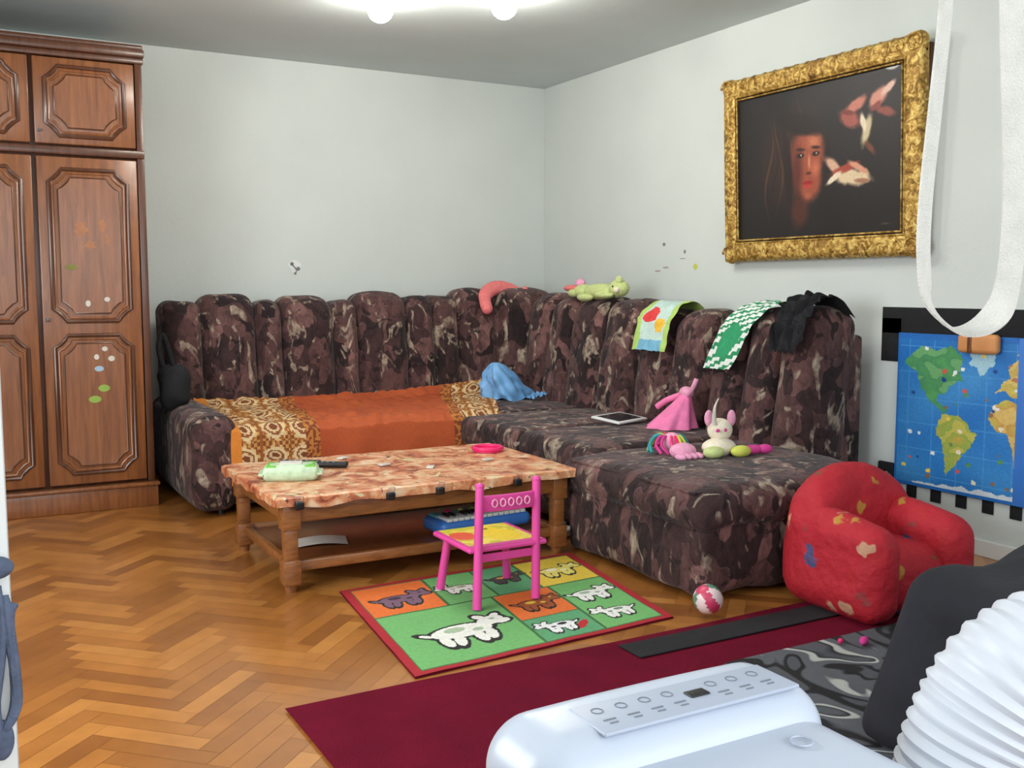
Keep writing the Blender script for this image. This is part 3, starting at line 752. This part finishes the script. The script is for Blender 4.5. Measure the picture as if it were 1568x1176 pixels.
b.ball(pts[0],.038,M_pp); b.ball(pts[-1],(.06,.045,.045),M_pp); b.ball((-.32,-.38,1.10),(.028,.02,.03),M_pp); b.ball((-.39,-.40,1.12),(.024,.02,.028),M_pp)
b.ball((-.385,-.425,1.06),.008,M_blk); b.ball((-.52,-.47,1.02),(.03,.02,.022),M_cr); b.fin('pink_plush_toy')
# blue bag
b=B(); M_bb=plain('blue_plastic_bag',(112,164,214),.35,.15,15)
def bag(u,v):
    a=u*2*math.pi; t=v
    r=(.14*(1-t)**.6*(1+.25*math.sin(3*a+1)+.3*nz(math.cos(a)*2,math.sin(a)*2,t*4)+.12*math.sin(9*a+t*6)))+.02
    return (-.74+r*math.cos(a)*1.0-.09*t,-.80+r*math.sin(a)*.8,.442+.23*t+.014*math.sin(5*a)*(1-t))
b.grid(bag,60,14,M_bb)
b.grid(lambda u,v:(-.66+.10*u,-.99+.12*v,.448+.04*abs(nz(u*5,v*5))+.02*u),12,10,M_bb); b.fin('blue_bag')
# pink dress
b=B(); M_pc=plain('pink_hat_fabric',(228,120,168),.8,.15,14,.3,50)
dc=Vector((-.66,-2.36,.44))
b.grid(lambda u,v:tuple(dc+Vector(((.10*(1-v)+.022)*math.cos(u*6.283)*(1+.12*math.sin(u*44)*(1-v))+.07*v,(.10*(1-v)+.022)*math.sin(u*6.283)*(1+.12*math.sin(u*44)*(1-v))-.03*v,.17*v))),64,10,M_pc)
b.ball(dc+Vector((.07,-.03,.175)),(.03,.045,.03),M_lpk)
b.tube(catmull([dc+Vector((.06,-.05,.16)),dc+Vector((.05,-.10,.20)),dc+Vector((.06,-.12,.25))],5),.012,M_lpk); b.tube(catmull([dc+Vector((.06,0,.16)),dc+Vector((.03,.07,.13)),dc+Vector((0,.12,.09))],5),.016,M_pc)
b.fin('pink_doll_dress')
# tablet
b=B(); R=Matrix.Rotation(math.radians(20),3,'Z')@Matrix.Rotation(math.radians(6),3,'X')
b.rbox((-.78,-2.08,.462),(.26,.18,.012),.005,M_white,rot=R,k=2); b.rbox(Vector((-.78,-2.08,.462))+R@Vector((0,0,.005)),(.21,.14,.005),.002,plain('screen_glass',(40,42,48),.15),rot=R,k=1); b.fin('tablet')
# dolls on seat
b=B(); zc=.440
o=Vector((-1.0,-3.12,zc))
b.ball(o+Vector((0,0,.03)),(.08,.06,.04),M_cr); b.ball(o+Vector((.02,.02,.10)),(.055,.05,.05),M_cr)
for s in(-1,1): b.ball(o+Vector((.02+.045*s,.02-.02*s,.15)),(.02,.015,.035),M_lpk); b.ball(o+Vector((-.01+.02*s,-.026,.105)),.008,M_mag)
b.tube(catmull([o+Vector((-.03,0,.13)),o+Vector((-.035,-.01,.2)),o+Vector((-.02,-.015,.24))],5),[.012,.01,.01,.008,.007,.006,.005,.004,.003,.003,.002],M_ws)
b.ball(o+Vector((-.07,-.05,.02)),(.05,.035,.025),M_gp); b.ball(o+Vector((.12,-.07,.02)),(.06,.03,.02),M_mag); b.ball(o+Vector((.18,-.08,.02)),(.04,.03,.02),M_mag)
b.ball(o+Vector((.05,-.08,.02)),(.05,.03,.025),M_yel); b.fin('plush_unicorn')
b=B(); o=Vector((-1.14,-2.98,zc-.01))
b.ball(o+Vector((0,0,.05)),(.045,.045,.045),M_lpk); b.ball(o+Vector((-.02,-.10,.03)),(.06,.05,.035),M_lpk)
for k in range(16):
    a=k*2.4; m=(M_mag,M_teal,M_yel,M_hp)[k%4]
    b.tube(catmull([o+Vector((0,.01,.06)),o+Vector((.05*math.cos(a),.02+.05*math.sin(a),.08)),o+Vector((.08*math.cos(a),.02+.08*math.sin(a),.045)),o+Vector((.09*math.cos(a+.4),.02+.09*math.sin(a+.4),.012))],4),.007,m,seg=6)
for k in range(4): b.ball(o+Vector((-.07+.03*k,-.15,.015)),(.02,.03,.014),M_lpk)
b.fin('rag_doll')
# black bag beside sofa
b=B(); b.rbox((-2.76,-.72,.60),(.14,.26,.22),.07,M_black,puff=(.01,.01,.01),k=5,fn=lambda q:(q.x+.03*nz(q.y*8,q.z*8),q.y,q.z+.04*nz(q.x*9,q.y*9)))
b.tube(catmull([(-2.79,-.66,.66),(-2.82,-.62,.80),(-2.79,-.60,.88),(-2.75,-.66,.70)],6),.014,M_black); b.fin('black_shoulder_bag')
# charger on floor
b=B(); b.rbox((-1.41,-2.53,.022),(.16,.055,.04),.012,M_white,k=2,rot=Matrix.Rotation(.5,3,'Z'))
for d in (-.04,.0,.04): b.cyl(Vector((-1.41,-2.53,.04))+Vector((d*.87,d*.48,0)),Vector((-1.41,-2.53,.044))+Vector((d*.87,d*.48,0)),.016,M_acg)
b.rbox((-1.42,-2.54,.06),(.04,.04,.04),.008,M_grey,k=1); b.tube(catmull([(-1.37,-2.46,.02),(-1.36,-2.35,.01),(-1.38,-2.2,.006),(-1.37,-2.0,.006)],6),.004,M_white,seg=6); b.fin('power_strip')
b=B(); b.ball((-1.34,-4.22,.033),(.030,.014,.012),M_mag,rot=Matrix.Rotation(.6,3,'Z')); b.ball((-1.40,-4.18,.030),(.009,.009,.009),M_hp); b.fin('small_pink_toy')

# ------------------------------------------------------------ draped dark ottoman
b=B()
dx0,dx1,dy0,dy1=-1.79,-.95,-5.45,-4.73
def dr(q):
    t=max(0,min(1,1-q.z/.43)); cx_,cy_=(dx0+dx1)/2,(dy0+dy1)/2
    f=1+.24*t; a=math.atan2(q.y-cy_,q.x-cx_)
    w=1+.05*t*math.sin(a*13+2*nz(q.x*2,q.y*2))
    return (cx_+(q.x-cx_)*f*w,cy_+(q.y-cy_)*f*w,q.z+(.03*nz(q.x*6,q.y*6)+.05*(q.x-dx0))*(1-t))
b.rbox(((dx0+dx1)/2,(dy0+dy1)/2,.231),(dx1-dx0,dy1-dy0,.415),.06,M_dark,puff=(0,0,.02),k=20,fn=dr)
b.fin('draped_ottoman')

# ------------------------------------------------------------ air conditioner
b=B(); X=M_ac
b.rbox((-3.245,-5.745,.382),(.350,.31,.70),.06,X,puff=(.006,.01,0),k=6,seg=5)
b.rbox((-3.243,-5.655,.705),(.335,.135,.10),.045,X,puff=(0,0,.006),k=6,seg=6)
b.rbox((-3.225,-5.672,.7590),(.225,.060,.004),.0018,M_acg,k=2)
for i in range(8):
    xx=-3.318+i*.026
    if i==4: b.rbox((xx,-5.672,.7617),(.022,.013,.002),.0008,M_blk,k=1); continue
    b.tube([(xx+.0055*math.cos(a),-5.660+.0055*math.sin(a),.7613) for a in [k*math.pi/6 for k in range(12)]],.0005,M_grey,True,5)
    b.rbox((xx,-5.680,.7613),(.013,.0018,.001),.0004,M_grey,k=1)
    b.rbox((xx,-5.687,.7613),(.009,.0015,.001),.0004,M_grey,k=1)
for k in range(9): b.rbox((-3.24,-5.905,.25+.02*k),(.26,.006,.006),.002,M_acg,k=1)
b.tube([(-3.16+.010*math.cos(a),-5.752+.010*math.sin(a),.735) for a in [k*math.pi/8 for k in range(16)]],.0012,M_acg,True,6)
for x in (-3.37,-3.11):
    for y in (-5.85,-5.65): b.cyl((x-.012,y,.026),(x+.012,y,.026),.018,M_blk)
b.fin('portable_air_conditioner')
b=B()
path=catmull([(-2.99,-5.74,.30),(-2.985,-5.765,.45),(-2.988,-5.79,.58),(-2.985,-5.80,.668),(-2.968,-5.809,.731),(-2.938,-5.824,.775),(-2.874,-5.857,.80),(-2.75,-5.95,.83),(-2.60,-6.2,.88),(-2.5,-6.6,.98),(-2.45,-7.0,1.1),(-2.45,-7.25,1.15)],40)
tot=0; acc=[0]
for p,q in zip(path,path[1:]): tot+=(q-p).length; acc.append(tot)
N=int(tot/.0022); rs=[]; j=0
for k in range(N+1):
    d=tot*k/N
    while j<len(acc)-2 and acc[j+1]<d: j+=1
    rs.append(path[j].lerp(path[j+1],(d-acc[j])/max(1e-9,acc[j+1]-acc[j])))
b.tube(rs,[.072+.0024*math.sin(2*math.pi*tot*k/N/.0115) for k in range(N+1)],M_hose,seg=40)
b.fin('exhaust_hose')

# ------------------------------------------------------------ hanging strap
b=B()
cp=[(-2.505,-5.4,2.51),(-2.53,-5.4,2.1),(-2.555,-5.4,1.75),(-2.562,-5.4,1.54),(-2.575,-5.4,1.40),(-2.588,-5.4,1.27),(-2.588,-5.4,1.18),(-2.57,-5.4,1.115),(-2.505,-5.4,1.075),(-2.435,-5.4,1.09),(-2.398,-5.4,1.14),(-2.388,-5.4,1.26),(-2.40,-5.4,1.40),(-2.415,-5.4,1.54),(-2.43,-5.4,1.75),(-2.45,-5.4,2.1),(-2.48,-5.4,2.51)]
pp=catmull(cp,8); rings=[]; mi=b.mi(M_strap)
for i,p in enumerate(pp):
    t=(pp[min(i+1,len(pp)-1)]-pp[max(i-1,0)]).normalized()
    nrm=Vector((-t.z,0,t.x))
    k=abs(t.z)**2
    wv=(nrm*(.25+.75*k)+Vector((0,1,0))*(1-k)*.9+Vector((0,.35,0))*k).normalized()*(.0245 if i<64 else .0205)
    th=t.cross(wv).normalized()*.0015
    rings.append([b.bm.verts.new(p+a) for a in (wv+th,-wv+th,-wv-th,wv-th)])
for a,c in zip(rings,rings[1:]):
    for k in range(4): f=b.bm.faces.new((a[k],a[(k+1)%4],c[(k+1)%4],c[k])); f.material_index=mi
b.cyl((-2.4925,-5.4,2.48),(-2.4925,-5.4,H-.001),.012,M_grey); b.rbox((-2.4925,-5.4,2.505),(.05,.045,.02),.004,M_grey,k=1)
b.fin('hanging_strap',True)

# ------------------------------------------------------------ ceiling lamp (flush, four globes)
b=B(); cc=Vector((-1.83,-2.05,0)); M_br2=plain('brass',(150,120,70),.3,.1,10,metal=.8); M_glow=emis('lamp_glass',(255,250,240),120)
b.cyl((cc.x,cc.y,H-.03),(cc.x,cc.y,H-.001),.07,M_br2)
for k in range(4):
    a=math.radians(10+90*k); e=cc+Vector((.43*math.cos(a),.43*math.sin(a),0))
    b.tube([(cc.x,cc.y,H-.015),(e.x,e.y,H-.012)],.007,M_br2)
    b.ball((e.x,e.y,H-.075),(.062,.062,.058),M_glow)
b.fin('ceiling_lamp')
def area(name,loc,rot,sx,sy,e,c):
    l=bpy.data.lights.new(name,'AREA'); l.shape='RECTANGLE'; l.size=sx; l.size_y=sy; l.energy=e; l.color=c
    o=bpy.data.objects.new(name,l); o.location=loc; o.rotation_euler=rot; sc.collection.objects.link(o)
area('window_daylight',(-2.7,YF+.02,1.55),(math.radians(90),0,0),2.9,1.4,54,(.95,.98,1))
area('added_side_fill',(XL+.02,-3.8,1.55),(math.radians(90),0,math.radians(-90)),2.1,1.3,88,(.95,.98,1))  # added fill light at the unseen left-wall window, evens out the room

w=bpy.data.worlds.new('World'); sc.world=w; w.use_nodes=True
w.node_tree.nodes['Background'].inputs[0].default_value=(.7,.8,.9,1); w.node_tree.nodes['Background'].inputs[1].default_value=1.0

# ------------------------------------------------------------ camera
cam=bpy.data.cameras.new('camera'); co=bpy.data.objects.new('camera',cam); sc.collection.objects.link(co)
cam.sensor_width=36; cam.lens=36*1550/1568; cam.clip_start=.02
yaw,pt=math.radians(29),math.radians(5.45)
F=Vector((math.sin(yaw)*math.cos(pt),math.cos(yaw)*math.cos(pt),-math.sin(pt)))
co.location=(-3.81,-6.39,1.14); co.rotation_euler=F.to_track_quat('-Z','Y').to_euler()
sc.camera=co
sc.view_settings.view_transform='Standard'
